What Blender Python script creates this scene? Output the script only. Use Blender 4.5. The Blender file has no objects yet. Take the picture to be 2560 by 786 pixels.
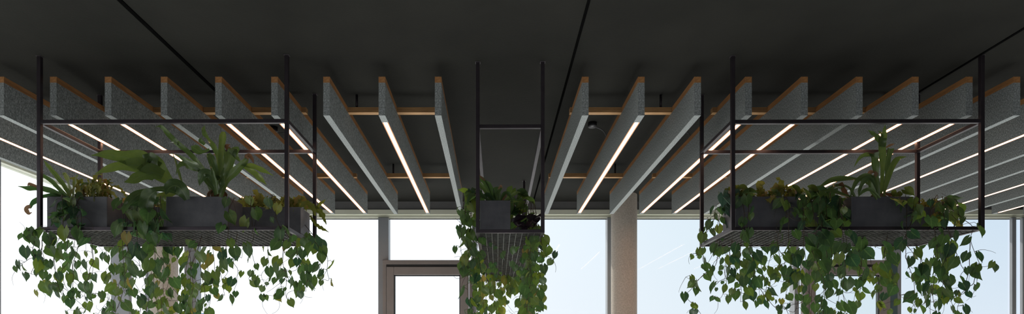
import bpy, bmesh, math, random
from mathutils import Vector, Matrix, noise
random.seed(7)
C = bpy.context.scene.collection
F = 1500.0; VX = 1230.0; VY = 878.0; HC = 1.10      # focal length in px (2560 wide), horizon point, eye height
ZN = 4.545                                           # distance of the near ends of the baffles
def P(x, y, Z):
    return Vector(((x-VX)*Z/F, Z, HC+(VY-y)*Z/F))
def Hn(y): return HC+(VY-y)/330.0                     # height from y at near plane
CEIL = HC+724/330.0
BACK = 8.83; LEFT = -5.09; RIGHT = 8.1; REAR = -4.5

# ---------------------------------------------------------------- materials
def newmat(name):
    m = bpy.data.materials.new(name); m.use_nodes = True
    nt = m.node_tree; nt.nodes.clear()
    out = nt.nodes.new('ShaderNodeOutputMaterial')
    return m, nt, out
def N(nt, t, **kw):
    n = nt.nodes.new(t)
    for k, v in kw.items():
        if k.startswith('i_'):
            n.inputs[k[2:].replace('_', ' ')].default_value = v
        else: setattr(n, k, v)
    return n
def ramp(nt, fac, stops):
    r = nt.nodes.new('ShaderNodeValToRGB')
    e = r.color_ramp.elements
    while len(e) < len(stops): e.new(0.5)
    for q, (p, c) in zip(e, stops):
        q.position = p; q.color = (c[0], c[1], c[2], 1)
    nt.links.new(fac, r.inputs['Fac'])
    return r.outputs['Color']
def surface(name, c1, c2, scale=4, rough=0.6, stretch=(1,1,1), detail=6, bump=0.0, metallic=0, spec=0.5, lo=0.35, hi=0.65, bscale=None):
    m, nt, out = newmat(name)
    tc = N(nt, 'ShaderNodeTexCoord'); mp = N(nt, 'ShaderNodeMapping'); mp.inputs['Scale'].default_value = stretch
    nt.links.new(tc.outputs['Object'], mp.inputs['Vector'])
    nz = N(nt, 'ShaderNodeTexNoise'); nz.inputs['Scale'].default_value = scale; nz.inputs['Detail'].default_value = detail
    nz.inputs['Roughness'].default_value = 0.65
    nt.links.new(mp.outputs[0], nz.inputs['Vector'])
    col = ramp(nt, nz.outputs['Fac'], [(lo, c1), (hi, c2)])
    b = N(nt, 'ShaderNodeBsdfPrincipled'); b.inputs['Roughness'].default_value = rough; b.inputs['Metallic'].default_value = metallic
    b.inputs['Specular IOR Level'].default_value = spec
    nt.links.new(col, b.inputs['Base Color'])
    if bump:
        n2 = N(nt, 'ShaderNodeTexNoise'); n2.inputs['Scale'].default_value = bscale or scale*3; n2.inputs['Detail'].default_value = 4
        nt.links.new(mp.outputs[0], n2.inputs['Vector'])
        bp = N(nt, 'ShaderNodeBump'); bp.inputs['Strength'].default_value = bump; bp.inputs['Distance'].default_value = 0.01
        nt.links.new(n2.outputs['Fac'], bp.inputs['Height']); nt.links.new(bp.outputs[0], b.inputs['Normal'])
    nt.links.new(b.outputs[0], out.inputs[0])
    return m
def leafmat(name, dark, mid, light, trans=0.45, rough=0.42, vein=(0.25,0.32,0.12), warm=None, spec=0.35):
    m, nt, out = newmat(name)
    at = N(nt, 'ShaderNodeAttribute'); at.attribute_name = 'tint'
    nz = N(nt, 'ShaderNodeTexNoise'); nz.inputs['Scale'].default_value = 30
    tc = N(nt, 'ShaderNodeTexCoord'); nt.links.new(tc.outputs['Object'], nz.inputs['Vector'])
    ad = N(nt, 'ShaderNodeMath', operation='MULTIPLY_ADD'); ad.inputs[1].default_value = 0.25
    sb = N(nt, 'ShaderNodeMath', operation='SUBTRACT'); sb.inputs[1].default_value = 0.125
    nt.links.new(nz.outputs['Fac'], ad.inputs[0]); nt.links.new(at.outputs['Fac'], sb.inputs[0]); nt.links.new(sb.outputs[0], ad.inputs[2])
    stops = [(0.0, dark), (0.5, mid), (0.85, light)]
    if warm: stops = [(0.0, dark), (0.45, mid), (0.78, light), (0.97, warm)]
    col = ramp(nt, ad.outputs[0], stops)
    uv = N(nt, 'ShaderNodeUVMap'); uv.uv_map = 'UVMap'
    sx = N(nt, 'ShaderNodeSeparateXYZ'); nt.links.new(uv.outputs[0], sx.inputs[0])
    ab = N(nt, 'ShaderNodeMath', operation='ABSOLUTE'); nt.links.new(sx.outputs['X'], ab.inputs[0])
    mr = N(nt, 'ShaderNodeMapRange'); mr.inputs['From Min'].default_value = 0.03; mr.inputs['From Max'].default_value = 0.12
    mr.inputs['To Min'].default_value = 0.55; mr.inputs['To Max'].default_value = 0.0
    nt.links.new(ab.outputs[0], mr.inputs['Value'])
    # side veins
    m1 = N(nt, 'ShaderNodeMath', operation='MULTIPLY_ADD'); m1.inputs[1].default_value = -0.35
    nt.links.new(ab.outputs[0], m1.inputs[0]); nt.links.new(sx.outputs['Y'], m1.inputs[2])
    m2 = N(nt, 'ShaderNodeMath', operation='MULTIPLY'); m2.inputs[1].default_value = 36; nt.links.new(m1.outputs[0], m2.inputs[0])
    m3 = N(nt, 'ShaderNodeMath', operation='SINE'); nt.links.new(m2.outputs[0], m3.inputs[0])
    m4 = N(nt, 'ShaderNodeMapRange'); m4.inputs['From Min'].default_value = 0.88; m4.inputs['From Max'].default_value = 1.0
    m4.inputs['To Max'].default_value = 0.22; nt.links.new(m3.outputs[0], m4.inputs['Value'])
    mx = N(nt, 'ShaderNodeMath', operation='MAXIMUM'); nt.links.new(mr.outputs[0], mx.inputs[0]); nt.links.new(m4.outputs[0], mx.inputs[1])
    mix = N(nt, 'ShaderNodeMixRGB'); mix.inputs['Color2'].default_value = (*vein, 1)
    nt.links.new(mx.outputs[0], mix.inputs['Fac']); nt.links.new(col, mix.inputs['Color1'])
    b = N(nt, 'ShaderNodeBsdfPrincipled'); b.inputs['Roughness'].default_value = rough; b.inputs['Specular IOR Level'].default_value = spec
    nt.links.new(mix.outputs[0], b.inputs['Base Color'])
    t = N(nt, 'ShaderNodeBsdfTranslucent')
    hs = N(nt, 'ShaderNodeHueSaturation'); hs.inputs['Saturation'].default_value = 1.15; hs.inputs['Value'].default_value = 1.6
    nt.links.new(mix.outputs[0], hs.inputs['Color']); nt.links.new(hs.outputs[0], t.inputs['Color'])
    ms = N(nt, 'ShaderNodeMixShader'); ms.inputs['Fac'].default_value = trans
    nt.links.new(b.outputs[0], ms.inputs[1]); nt.links.new(t.outputs[0], ms.inputs[2]); nt.links.new(ms.outputs[0], out.inputs[0])
    return m
def emat(name, col, s):
    m, nt, out = newmat(name)
    e = N(nt, 'ShaderNodeEmission'); e.inputs['Color'].default_value = (*col, 1); e.inputs['Strength'].default_value = s
    nt.links.new(e.outputs[0], out.inputs[0]); return m
def glassmat():
    m, nt, out = newmat('window_glass')
    t = N(nt, 'ShaderNodeBsdfTransparent'); t.inputs['Color'].default_value = (0.97, 0.985, 0.98, 1)
    g = N(nt, 'ShaderNodeBsdfGlossy'); g.inputs['Roughness'].default_value = 0.0
    ge = N(nt, 'ShaderNodeNewGeometry'); dp = N(nt, 'ShaderNodeVectorMath', operation='DOT_PRODUCT')
    nt.links.new(ge.outputs['Normal'], dp.inputs[0]); nt.links.new(ge.outputs['Incoming'], dp.inputs[1])
    ab = N(nt, 'ShaderNodeMath', operation='ABSOLUTE'); nt.links.new(dp.outputs['Value'], ab.inputs[0])
    om = N(nt, 'ShaderNodeMath', operation='SUBTRACT'); om.inputs[0].default_value = 1.0; nt.links.new(ab.outputs[0], om.inputs[1])
    pw = N(nt, 'ShaderNodeMath', operation='POWER'); pw.inputs[1].default_value = 5.0; nt.links.new(om.outputs[0], pw.inputs[0])
    f = N(nt, 'ShaderNodeMath', operation='MULTIPLY_ADD'); f.inputs[1].default_value = 0.7; f.inputs[2].default_value = 0.007; nt.links.new(pw.outputs[0], f.inputs[0])
    ms = N(nt, 'ShaderNodeMixShader'); nt.links.new(f.outputs[0], ms.inputs[0]); nt.links.new(t.outputs[0], ms.inputs[1]); nt.links.new(g.outputs[0], ms.inputs[2])
    nt.links.new(ms.outputs[0], out.inputs[0]); return m

def feltmat():
    m, nt, out = newmat('grey_felt')
    tc = N(nt, 'ShaderNodeTexCoord')
    mp = N(nt, 'ShaderNodeMapping'); mp.inputs['Scale'].default_value = (1, 1, 0.5); nt.links.new(tc.outputs['Object'], mp.inputs[0])
    a = N(nt, 'ShaderNodeTexNoise'); a.inputs['Scale'].default_value = 150; a.inputs['Detail'].default_value = 5; a.inputs['Roughness'].default_value = 0.75
    nt.links.new(mp.outputs[0], a.inputs['Vector'])
    col = ramp(nt, a.outputs['Fac'], [(0.34, (0.085,0.092,0.092)), (0.5, (0.20,0.215,0.217)), (0.66, (0.42,0.445,0.45))])
    b = N(nt, 'ShaderNodeBsdfPrincipled'); b.inputs['Roughness'].default_value = 0.95; b.inputs['Specular IOR Level'].default_value = 0.05
    nt.links.new(col, b.inputs['Base Color'])
    nt.links.new(b.outputs[0], out.inputs[0]); return m
def stripmat(w):
    """frosted light strip: hot pale middle, orange lens glow painted in towards both edges"""
    m, nt, out = newmat('led_strip')
    tc = N(nt, 'ShaderNodeTexCoord'); sx = N(nt, 'ShaderNodeSeparateXYZ'); nt.links.new(tc.outputs['Object'], sx.inputs[0])
    d = N(nt, 'ShaderNodeMath', operation='SUBTRACT'); d.inputs[1].default_value = 0.025; nt.links.new(sx.outputs['X'], d.inputs[0])
    ab = N(nt, 'ShaderNodeMath', operation='ABSOLUTE'); nt.links.new(d.outputs[0], ab.inputs[0])
    mr = N(nt, 'ShaderNodeMapRange'); mr.inputs['From Min'].default_value = w*0.5; mr.inputs['From Max'].default_value = w*0.5-0.0135; nt.links.new(ab.outputs[0], mr.inputs['Value'])
    col = ramp(nt, mr.outputs[0], [(0.0, (0.28,0.09,0.035)), (0.30, (0.75,0.27,0.12)), (0.62, (1.6,0.8,0.45)), (1.0, (9.0,5.3,3.2))])  # orange edge stops imitate the lens halo around the lit strip
    e = N(nt, 'ShaderNodeEmission'); nt.links.new(col, e.inputs['Color']); e.inputs['Strength'].default_value = 1.6
    nt.links.new(e.outputs[0], out.inputs[0]); return m

M = {}
M['ceiling'] = surface('charcoal_ceiling', (0.0066,0.0067,0.0056), (0.0105,0.0105,0.0088), scale=1.3, rough=0.8, bump=0.15, bscale=60, detail=9, spec=0.12)
M['bulkhead'] = surface('dark_grey_bulkhead', (0.095,0.096,0.10), (0.11,0.111,0.116), scale=2, rough=0.6)
M['joint'] = surface('black_joint', (0.002,0.002,0.002), (0.003,0.003,0.003), rough=0.9, spec=0.0)
M['felt'] = feltmat()
M['wood'] = surface('oak_timber', (0.24,0.105,0.035), (0.38,0.185,0.068), scale=9, stretch=(6,0.6,6), rough=0.55, detail=5)
M['woodx'] = surface('oak_timber_crossbar', (0.22,0.115,0.045), (0.37,0.21,0.09), scale=9, stretch=(0.6,6,6), rough=0.5, detail=5)
M['metal'] = surface('dark_bronze_steel', (0.040,0.033,0.040), (0.058,0.047,0.056), scale=8, rough=0.40, spec=0.6, metallic=0.7)
M['grating'] = surface('dull_grey_grating', (0.07,0.07,0.065), (0.14,0.14,0.13), scale=20, rough=0.35, metallic=0.4)
M['planter'] = surface('charcoal_planter', (0.060,0.060,0.071), (0.098,0.097,0.110), scale=7, rough=0.42, bump=0.08)
M['soil'] = surface('dark_soil', (0.02,0.012,0.008), (0.09,0.05,0.028), scale=40, rough=1, bump=1)
M['led'] = stripmat(0.047)
M['frame'] = surface('grey_window_frame', (0.23,0.245,0.27), (0.26,0.275,0.30), scale=3, rough=0.28)
M['framehead'] = surface('pale_window_head', (0.56,0.575,0.49), (0.60,0.615,0.53), scale=3, rough=0.45)
M['doorframe'] = surface('taupe_door_frame', (0.205,0.185,0.182), (0.235,0.212,0.208), scale=3, rough=0.45)
M['gasket'] = surface('dark_gasket', (0.02,0.025,0.03), (0.03,0.035,0.04), rough=0.6)
M['glass'] = glassmat()
M['teal'] = surface('dark_teal_glass', (0.05,0.085,0.095), (0.09,0.14,0.15), scale=1.5, rough=0.15)
M['concrete'] = surface('board_concrete', (0.36,0.32,0.28), (0.50,0.45,0.40), scale=55, rough=0.7, bump=0.25, detail=10, bscale=50)
M['floor'] = surface('pale_floor', (0.44,0.41,0.37), (0.52,0.49,0.45), scale=2, rough=0.5)
M['wall'] = surface('grey_plaster', (0.30,0.30,0.30), (0.36,0.36,0.35), scale=3, rough=0.8)
M['black'] = surface('black_plastic', (0.018,0.018,0.02), (0.03,0.03,0.034), rough=0.5)
M['leaf'] = leafmat('philodendron_leaf', (0.026,0.060,0.034), (0.064,0.112,0.038), (0.135,0.175,0.036), warm=(0.19,0.15,0.05), vein=(0.13,0.20,0.08), trans=0.52, rough=0.38, spec=0.5)
M['silver'] = leafmat('striped_leaf', (0.05,0.10,0.07), (0.10,0.16,0.12), (0.20,0.27,0.22), vein=(0.01,0.05,0.02), trans=0.2)
M['stag'] = leafmat('staghorn_frond', (0.045,0.080,0.032), (0.085,0.135,0.045), (0.17,0.235,0.06), vein=(0.13,0.18,0.08), trans=0.32, rough=0.27, spec=0.8)
M['strap'] = leafmat('strap_frond', (0.035,0.085,0.035), (0.09,0.15,0.05), (0.19,0.25,0.08), vein=(0.012,0.018,0.01), trans=0.35, rough=0.4)
M['fern'] = leafmat('crinkled_frond', (0.05,0.075,0.014), (0.13,0.15,0.03), (0.21,0.215,0.06), warm=(0.20,0.14,0.05), trans=0.35, rough=0.6, vein=(0.18,0.14,0.06))
M['purple'] = leafmat('purple_leaf', (0.012,0.010,0.014), (0.03,0.018,0.028), (0.05,0.04,0.045), trans=0.1, vein=(0.06,0.03,0.05))
M['brown'] = leafmat('dry_leaf', (0.04,0.024,0.014), (0.12,0.065,0.035), (0.26,0.165,0.10), trans=0.2, rough=0.8, vein=(0.2,0.1,0.05))
M['stem'] = surface('vine_stem', (0.030,0.022,0.012), (0.075,0.045,0.022), scale=30, rough=0.6)
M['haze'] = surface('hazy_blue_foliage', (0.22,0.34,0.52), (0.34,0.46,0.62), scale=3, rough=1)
M['ground'] = surface('pale_terrace', (0.55,0.55,0.53), (0.62,0.62,0.60), rough=0.9)

# ---------------------------------------------------------------- helpers
def tag(o, label=None, cat=None, group=None, kind=None):
    if label: o['label'] = label
    if cat: o['category'] = cat
    if group: o['group'] = group
    if kind: o['kind'] = kind
    return o
def empty(name, loc=(0,0,0), rz=0.0):
    o = bpy.data.objects.new(name, None); C.objects.link(o); o.location = loc; o.rotation_euler = (0,0,rz)
    o.empty_display_size = 0.05
    return o
class MB:
    def __init__(s): s.v = []; s.f = []; s.mi = []; s.uv = []; s.tint = []; s.sm = []
    def add(s, vs, fs, uvs=None, tint=0.5, mi=0, smooth=False):
        b = len(s.v); s.v += [tuple(v) for v in vs]
        s.uv += (uvs if uvs else [(0.5,0.5)]*len(vs)); s.tint += [tint]*len(vs)
        for f in fs: s.f.append(tuple(b+i for i in f)); s.mi.append(mi); s.sm.append(smooth)
    def box(s, x0,x1,y0,y1,z0,z1, mi=0):
        vs = [(x,y,z) for z in (z0,z1) for y in (y0,y1) for x in (x0,x1)]
        s.add(vs, [(0,2,3,1),(4,5,7,6),(0,1,5,4),(2,6,7,3),(0,4,6,2),(1,3,7,5)], mi=mi)
    def tube(s, pts, r, n=6, tint=0.5, taper=None, mi=0):
        pts = [Vector(p) for p in pts]; vs = []; fs = []
        k = len(pts)
        for i, p in enumerate(pts):
            d = (pts[min(i+1,k-1)]-pts[max(i-1,0)])
            if d.length < 1e-6: d = Vector((0,0,1))
            d.normalize()
            a = d.cross(Vector((0.13,1,0.07)));
            if a.length < 1e-3: a = d.cross(Vector((1,0,0)))
            a.normalize(); b = d.cross(a)
            rr = r if taper is None else r+(taper-r)*i/(k-1)
            for j in range(n):
                t = 2*math.pi*j/n; vs.append(p+a*math.cos(t)*rr+b*math.sin(t)*rr)
        for i in range(k-1):
            for j in range(n):
                fs.append((i*n+j, i*n+(j+1)%n, (i+1)*n+(j+1)%n, (i+1)*n+j))
        fs.append(tuple(range(n-1,-1,-1))); fs.append(tuple((k-1)*n+j for j in range(n)))
        s.add(vs, fs, tint=tint, smooth=True, mi=mi)
    def ribbon(s, pts, widths, face=Vector((0,-1,0)), fold=0.12, ruffle=0.0, rf=6, tint=0.5, tw=0.0, cols=5, seg=None, wav=0.0, mi=0):
        """leaf blade along a smooth curve; widths are full widths at the control points"""
        cp = [Vector(p) for p in pts]; n = seg or max(8, 5*(len(cp)-1))
        path = [crm(cp, i/n) for i in range(n+1)]
        ws = [lin(widths, i/n) for i in range(n+1)]
        vs = []; uvs = []; fs = []
        ph = random.random()*6
        for i, p in enumerate(path):
            d = (path[min(i+1,n)]-path[max(i-1,0)]).normalized()
            side = d.cross(face)
            if side.length < 0.15: side = d.cross(Vector((0.5,-0.5,0.3)))
            side.normalize(); nn = side.cross(d).normalized()
            ang = tw*(i/n)
            side, nn = side*math.cos(ang)+nn*math.sin(ang), nn*math.cos(ang)-side*math.sin(ang)
            for c in range(cols):
                u = -1+2*c/(cols-1)
                w = ws[i]*0.5*(1+wav*math.sin(rf*6.28*i/n*2+ph+(1.7 if u > 0 else 0))*abs(u))
                off = abs(u)*fold*ws[i] + ruffle*ws[i]*u*abs(u)*math.sin(rf*6.28*i/n+ph) 
                vs.append(p+side*u*w+nn*off); uvs.append((u, i/n))
        for i in range(n):
            for c in range(cols-1):
                a = i*cols+c; fs.append((a, a+1, a+cols+1, a+cols))
        s.add(vs, fs, uvs, tint, smooth=True, mi=mi)
    def heart(s, base, tipdir, normal, L, W, tint, cup=0.16, droop=0.22):
        t = tipdir.normalized(); nrm = (normal-t*normal.dot(t))
        if nrm.length < 0.05: nrm = t.orthogonal()
        nrm.normalize(); sd = t.cross(nrm)
        yc = [0.0, 0.10, 0.24, 0.40, 0.56, 0.72, 0.86, 1.04]
        hw = [0.34, 0.47, 0.52, 0.50, 0.42, 0.28, 0.11, 0.004]
        vs = []; uvs = []; fs = []
        for i in range(8):
            v = i/7
            for c in range(7):
                u = -1+c/3.0
                lob = (1-v)**2.0*(0.30*math.sin(math.pi*min(1,abs(u)*0.80)))
                if abs(u) == 1: lob *= 0.62
                y = yc[i]-lob
                x = u*hw[i]
                z = abs(u)*cup*hw[i]*1.6 - droop*v*v + 0.03*math.sin(7*v+3*u)
                vs.append(base+sd*x*W+t*y*L+nrm*z*L); uvs.append((u, v))
        for i in range(7):
            for c in range(6):
                a = i*7+c; fs.append((a, a+1, a+8, a+7))
        s.add(vs, fs, uvs, tint, smooth=True)
    def build(s, name, mats, parent=None, smooth=None, loc=None):
        me = bpy.data.meshes.new(name); me.from_pydata(s.v, [], s.f)
        if not isinstance(mats, (list, tuple)): mats = [mats]
        for m in mats: me.materials.append(m)
        me.polygons.foreach_set('material_index', s.mi)
        me.polygons.foreach_set('use_smooth', s.sm)
        ul = me.uv_layers.new(name='UVMap')
        idx = [0]*len(me.loops); me.loops.foreach_get('vertex_index', idx)
        flat = []
        for i in idx: flat += s.uv[i]
        ul.data.foreach_set('uv', flat)
        at = me.attributes.new('tint', 'FLOAT', 'POINT'); at.data.foreach_set('value', s.tint)
        me.update()
        o = bpy.data.objects.new(name, me); C.objects.link(o)
        if parent is not None: o.parent = parent
        if loc is not None: o.location = loc
        return o
def crm(p, t):
    n = len(p)-1
    if n == 0: return p[0]
    f = min(t*n, n-1e-6); i = int(f); u = f-i
    a = p[i-1] if i > 0 else p[0]*2-p[1]; b = p[i]; c = p[i+1]; d = p[i+2] if i+2 <= n else p[n]*2-p[n-1]
    return 0.5*((2*b)+(c-a)*u+(2*a-5*b+4*c-d)*u*u+(3*b-a-3*c+d)*u*u*u)
def lin(w, t):
    n = len(w)-1; f = min(t*n, n-1e-6); i = int(f); u = f-i
    u = u*u*(3-2*u)*0.5+u*0.5
    return w[i]*(1-u)+w[i+1]*u
def bevel(o, w=0.003, seg=2):
    b = o.modifiers.new('bevel', 'BEVEL'); b.width = w; b.segments = seg; b.limit_method = 'ANGLE'
def rnd(a, b): return random.uniform(a, b)
def rebase(root, objs=None):
    pass

# ---------------------------------------------------------------- room shell
b = MB(); b.box(LEFT-0.4, RIGHT+0.4, REAR-0.3, BACK+0.6, CEIL, CEIL+0.3); tag(b.build('ceiling', M['ceiling']), kind='structure')
b = MB(); b.box(LEFT-0.4, RIGHT+0.4, REAR-0.3, BACK+0.6, -0.2, 0); tag(b.build('floor', M['floor']), kind='structure')
b = MB(); b.box(RIGHT, RIGHT+0.2, REAR, BACK+0.1, 0, CEIL); tag(b.build('wall_right', M['wall']), kind='structure')
b = MB(); b.box(LEFT-0.2, RIGHT+0.2, REAR-0.2, REAR, 0, CEIL); tag(b.build('wall_rear', M['wall']), kind='structure')
b = MB(); b.box(-120, 160, BACK+0.6, 220, -0.55, -0.5); b.box(-160, LEFT-0.4, -60, BACK+0.6, -0.55, -0.5)
tag(b.build('ground', M['ground']), kind='structure')
S = F/BACK
def hb(y): return HC+(VY-y)/S
def xb(x): return (x-VX)/S
# dark bulkhead above the back windows and the left windows
b = MB(); b.box(LEFT-0.1, RIGHT, BACK-0.02, BACK+0.3, hb(526), CEIL)
for k in range(28):
    x = LEFT+0.35+k*0.47
    b.box(x-0.006, x+0.006, BACK-0.024, BACK-0.02, hb(511.5)-0.006, hb(511.5)+0.006)
tag(b.build('trim_1', M['bulkhead']), kind='structure')
b = MB(); b.box(LEFT-0.3, LEFT+0.02, REAR, BACK-0.02, hb(526), CEIL); tag(b.build('trim_2', M['bulkhead']), kind='structure')
# ceiling joints running towards the windows
for i, (X, w, z) in enumerate(((-767, 0.030, 0.006), (200, 0.019, 0.005), (1192, 0.02, 0.005))):
    b = MB(); b.box(X/330-w/2, X/330+w/2, REAR, BACK-0.02, CEIL-z, CEIL)
    tag(b.build('trim_%d' % (i+3), M['joint']), kind='structure')

# back window wall: head + mullions + panes
HEAD0, HEAD1 = hb(545), hb(526)
wf = MB()
wf.box(LEFT, RIGHT, BACK-0.03, BACK+0.12, HEAD0+0.045, HEAD1)
wf.box(LEFT, RIGHT, BACK+0.0, BACK+0.12, HEAD0, HEAD0+0.045)
wf.box(LEFT, RIGHT, BACK, BACK+0.12, 0, 0.08)
tag(wf.build('window_1', M['framehead']), kind='structure')
w1 = bpy.data.objects['window_1']
g = MB(); g.box(LEFT, RIGHT, BACK+0.055, BACK+0.075, HEAD0-0.012, HEAD0); g.build('gasket', M['gasket'], w1)
mulls = [(365,395), (462,492), (946,972), (1180,1192), (1518,1527), (1985,1996), (2221,2251), (2528,2538), (2554,2566)]
for (a, c) in mulls:
    m = MB()
    x0, x1 = xb(a), xb(c)
    if a == 365: x0 = LEFT
    m.box(x0, x1, BACK-0.02, BACK+(0.14 if a < 2500 else 0.03), 0.08, HEAD0)
    o = m.build('mullion', M['frame'], w1); bevel(o, 0.004)
edges = [LEFT] + [x for (a, c) in mulls for x in (xb(a), xb(c))] + [RIGHT]
edges = edges[2:] if edges[1] <= LEFT+0.01 else [xb(395)] + edges[3:]
for k in range(0, len(edges)-1, 2):
    a, c = edges[k], edges[k+1]
    if c-a < 0.02: continue
    door = abs(a-xb(972)) < 0.02
    g = MB(); g.box(a, c, BACK+0.06, BACK+0.068, (hb(652) if door else 0.08), HEAD0); g.build('pane', M['glass'], w1)
t = MB(); t.box(xb(2224), xb(2241), BACK-0.026, BACK-0.02, 0.08, hb(652)); t.build('glass_strip', M['teal'], w1)
# doors
for n, (x0, x1) in enumerate(((972, 1180), (2019, 2220))):
    d0, d1 = (958, 1182) if n == 0 else (2010, 2222)
    fr = MB(); X0, X1 = xb(x0), xb(x1); T = hb(652)
    T2 = hb(661)
    fr.box(xb(d0), xb(d1), BACK-0.045, BACK+0.1, T2-0.01, T)
    fr.box(xb(d0), xb(d0+9), BACK-0.04, BACK+0.1, 0, T2-0.01); fr.box(xb(d1-9), xb(d1), BACK-0.04, BACK+0.1, 0, T2-0.01)
    o = fr.build('door_%d' % (n+1), M['doorframe']); tag(o, kind='structure'); bevel(o, 0.004)
    lf = MB(); a0, a1 = d0+10, d1-10; L0, L1 = xb(a0), xb(a1); G0, G1 = xb(d0+28), xb(d1-31); sw = 9
    if n == 1: G0, G1 = xb(2034), xb(2194)
    lt = hb(669); gt = hb(689)
    lf.box(L0, G0, BACK-0.055, BACK+0.03, 0.01, lt); lf.box(G1, L1, BACK-0.055, BACK+0.03, 0.01, lt)
    lf.box(G0, G1, BACK-0.055, BACK+0.03, gt, lt); lf.box(G0, G1, BACK-0.055, BACK+0.03, 0.01, 0.3)
    q = lf.build('leaf', M['doorframe'], o); bevel(q, 0.006)
    g = MB(); g.box(G0, G1, BACK-0.02, BACK-0.012, 0.3, gt); g.build('pane', M['glass'], q)
    g = MB(); g.box(G0, G0+0.014, BACK-0.035, BACK+0.02, 0.3, gt); g.box(G1-0.014, G1, BACK-0.035, BACK+0.02, 0.3, gt); g.box(G0, G1, BACK-0.035, BACK+0.02, gt-0.014, gt)
    g.build('gasket', M['gasket'], q)
    g = MB(); g.box(xb(d0+9), xb(d1-9), BACK-0.03, BACK+0.03, lt, T2-0.01); g.build('door_seal', M['gasket'], o)
    h = MB(); hx = L1-0.06
    h.tube([(hx, BACK-0.055, 1.0), (hx, BACK-0.11, 1.0), (hx-0.12, BACK-0.11, 1.0)], 0.01, 8); h.build('door_handle', M['gasket'], q)
# left window wall
wl = MB(); wl.box(LEFT-0.12, LEFT+0.03, REAR, BACK-0.05, HEAD0+0.045, HEAD1); wl.box(LEFT-0.12, LEFT, REAR, BACK-0.05, HEAD0, HEAD0+0.045)
wl.box(LEFT-0.12, LEFT, REAR, BACK-0.05, 0, 0.08)
w2 = tag(wl.build('window_2', M['framehead']), kind='structure')
ys = [-4.4, -2.3, -0.2, 1.9, 3.95, 6.01, 8.2]
for y in ys:
    m = MB(); m.box(LEFT-0.1, LEFT+0.15, y-0.03, y+0.03, 0.08, HEAD0); o = m.build('mullion', M['frame'], w2); bevel(o, 0.004)
for a, c in zip([REAR]+[y+0.03 for y in ys], [y-0.03 for y in ys]+[BACK-0.05]):
    g = MB(); g.box(LEFT-0.068, LEFT-0.06, a, c, 0.08, HEAD0); g.build('pane', M['glass'], w2)

# concrete columns
def column(px, label):
    Z = 8.45; X = (px-VX)*Z/F
    n = 48; vs = []; uv = []; fs = []
    zs = [0, 0.012, 1.2, 2.4, CEIL-0.02, CEIL]
    rs = [0.176, 0.18, 0.18, 0.18, 0.18, 0.178]
    for z, r in zip(zs, rs):
        for j in range(n): vs.append((r*math.cos(2*math.pi*j/n), r*math.sin(2*math.pi*j/n), z))
    for i in range(len(zs)-1):
        for j in range(n): fs.append((i*n+j, i*n+(j+1)%n, (i+1)*n+(j+1)%n, (i+1)*n+j))
    m = MB(); m.add(vs, fs, smooth=True)
    o = m.build('concrete_column', M['concrete'], loc=(X, Z, 0)); tag(o, label, 'column', 'round concrete columns at the windows')
column(1560, 'round bare concrete column standing in the open beside the right-hand window post')
column(410, 'round concrete column half hidden behind the vines of the left plant frame')

# ---------------------------------------------------------------- baffles
ZT, ZC, ZB = Hn(192), Hn(207), Hn(289)
ZF = 7.823
TH = 0.05
leftx = [(1087,0),(946.5,1),(808,0),(678,1),(538,1),(402,0),(262,1),(125,1),(-6.5,0),(-143,1),(-280,0)]
rightx = [(1455,0),(1595,1),(1736,0),(1863,1),(2003,1),(2140,0),(2280,1),(2415,1),(2534,0),(2674,1),(2821,0),(2960,0),(3101,1),(3241,0),(3380,1),(3516,0)]
ORD = ['first','second','third','fourth','fifth','sixth','seventh','eighth','ninth','tenth','eleventh','twelfth','thirteenth','fourteenth','fifteenth','sixteenth']
def baffle(x, lit, side, k):
    X = (x-VX)/330.0
    root = empty('acoustic_baffle', (X, ZN, ZB))
    lab = ('grey felt baffle with %s, %s %s of the narrow central plant frame' %
           ('glowing light strip' if lit else 'plain unlit underside', ORD[k], side))
    tag(root, lab, 'ceiling baffle', 'felt baffles hung in a row under the ceiling')
    L = ZF-ZN
    m = MB()
    if lit: # recess along the underside for the light strip
        s0, s1 = 4.688-ZN, 7.735-ZN; w0 = 0.0015
        m.box(0, TH, 0, L, 0.006, ZC-ZB)
        m.box(0, w0, 0, L, 0, 0.006); m.box(TH-w0, TH, 0, L, 0, 0.006)
        m.box(w0, TH-w0, 0, s0, 0, 0.006); m.box(w0, TH-w0, s1, L, 0, 0.006)
    else: m.box(0, TH, 0, L, 0, ZC-ZB)
    m.build('felt_panel', M['felt'], root)
    m = MB(); m.box(0, TH, 0, L, ZC-ZB, ZT-ZB); o = m.build('timber_cap', M['wood'], root)
    if lit:
        m = MB(); m.box(w0, TH-w0, s0, s1, 0.0005, 0.0058)
        m.build('light_strip', M['led'], root)
for k, (x, l) in enumerate(leftx): baffle(x, l, 'left', k)
for k, (x, l) in enumerate(rightx): baffle(x, l, 'right', k)

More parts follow.
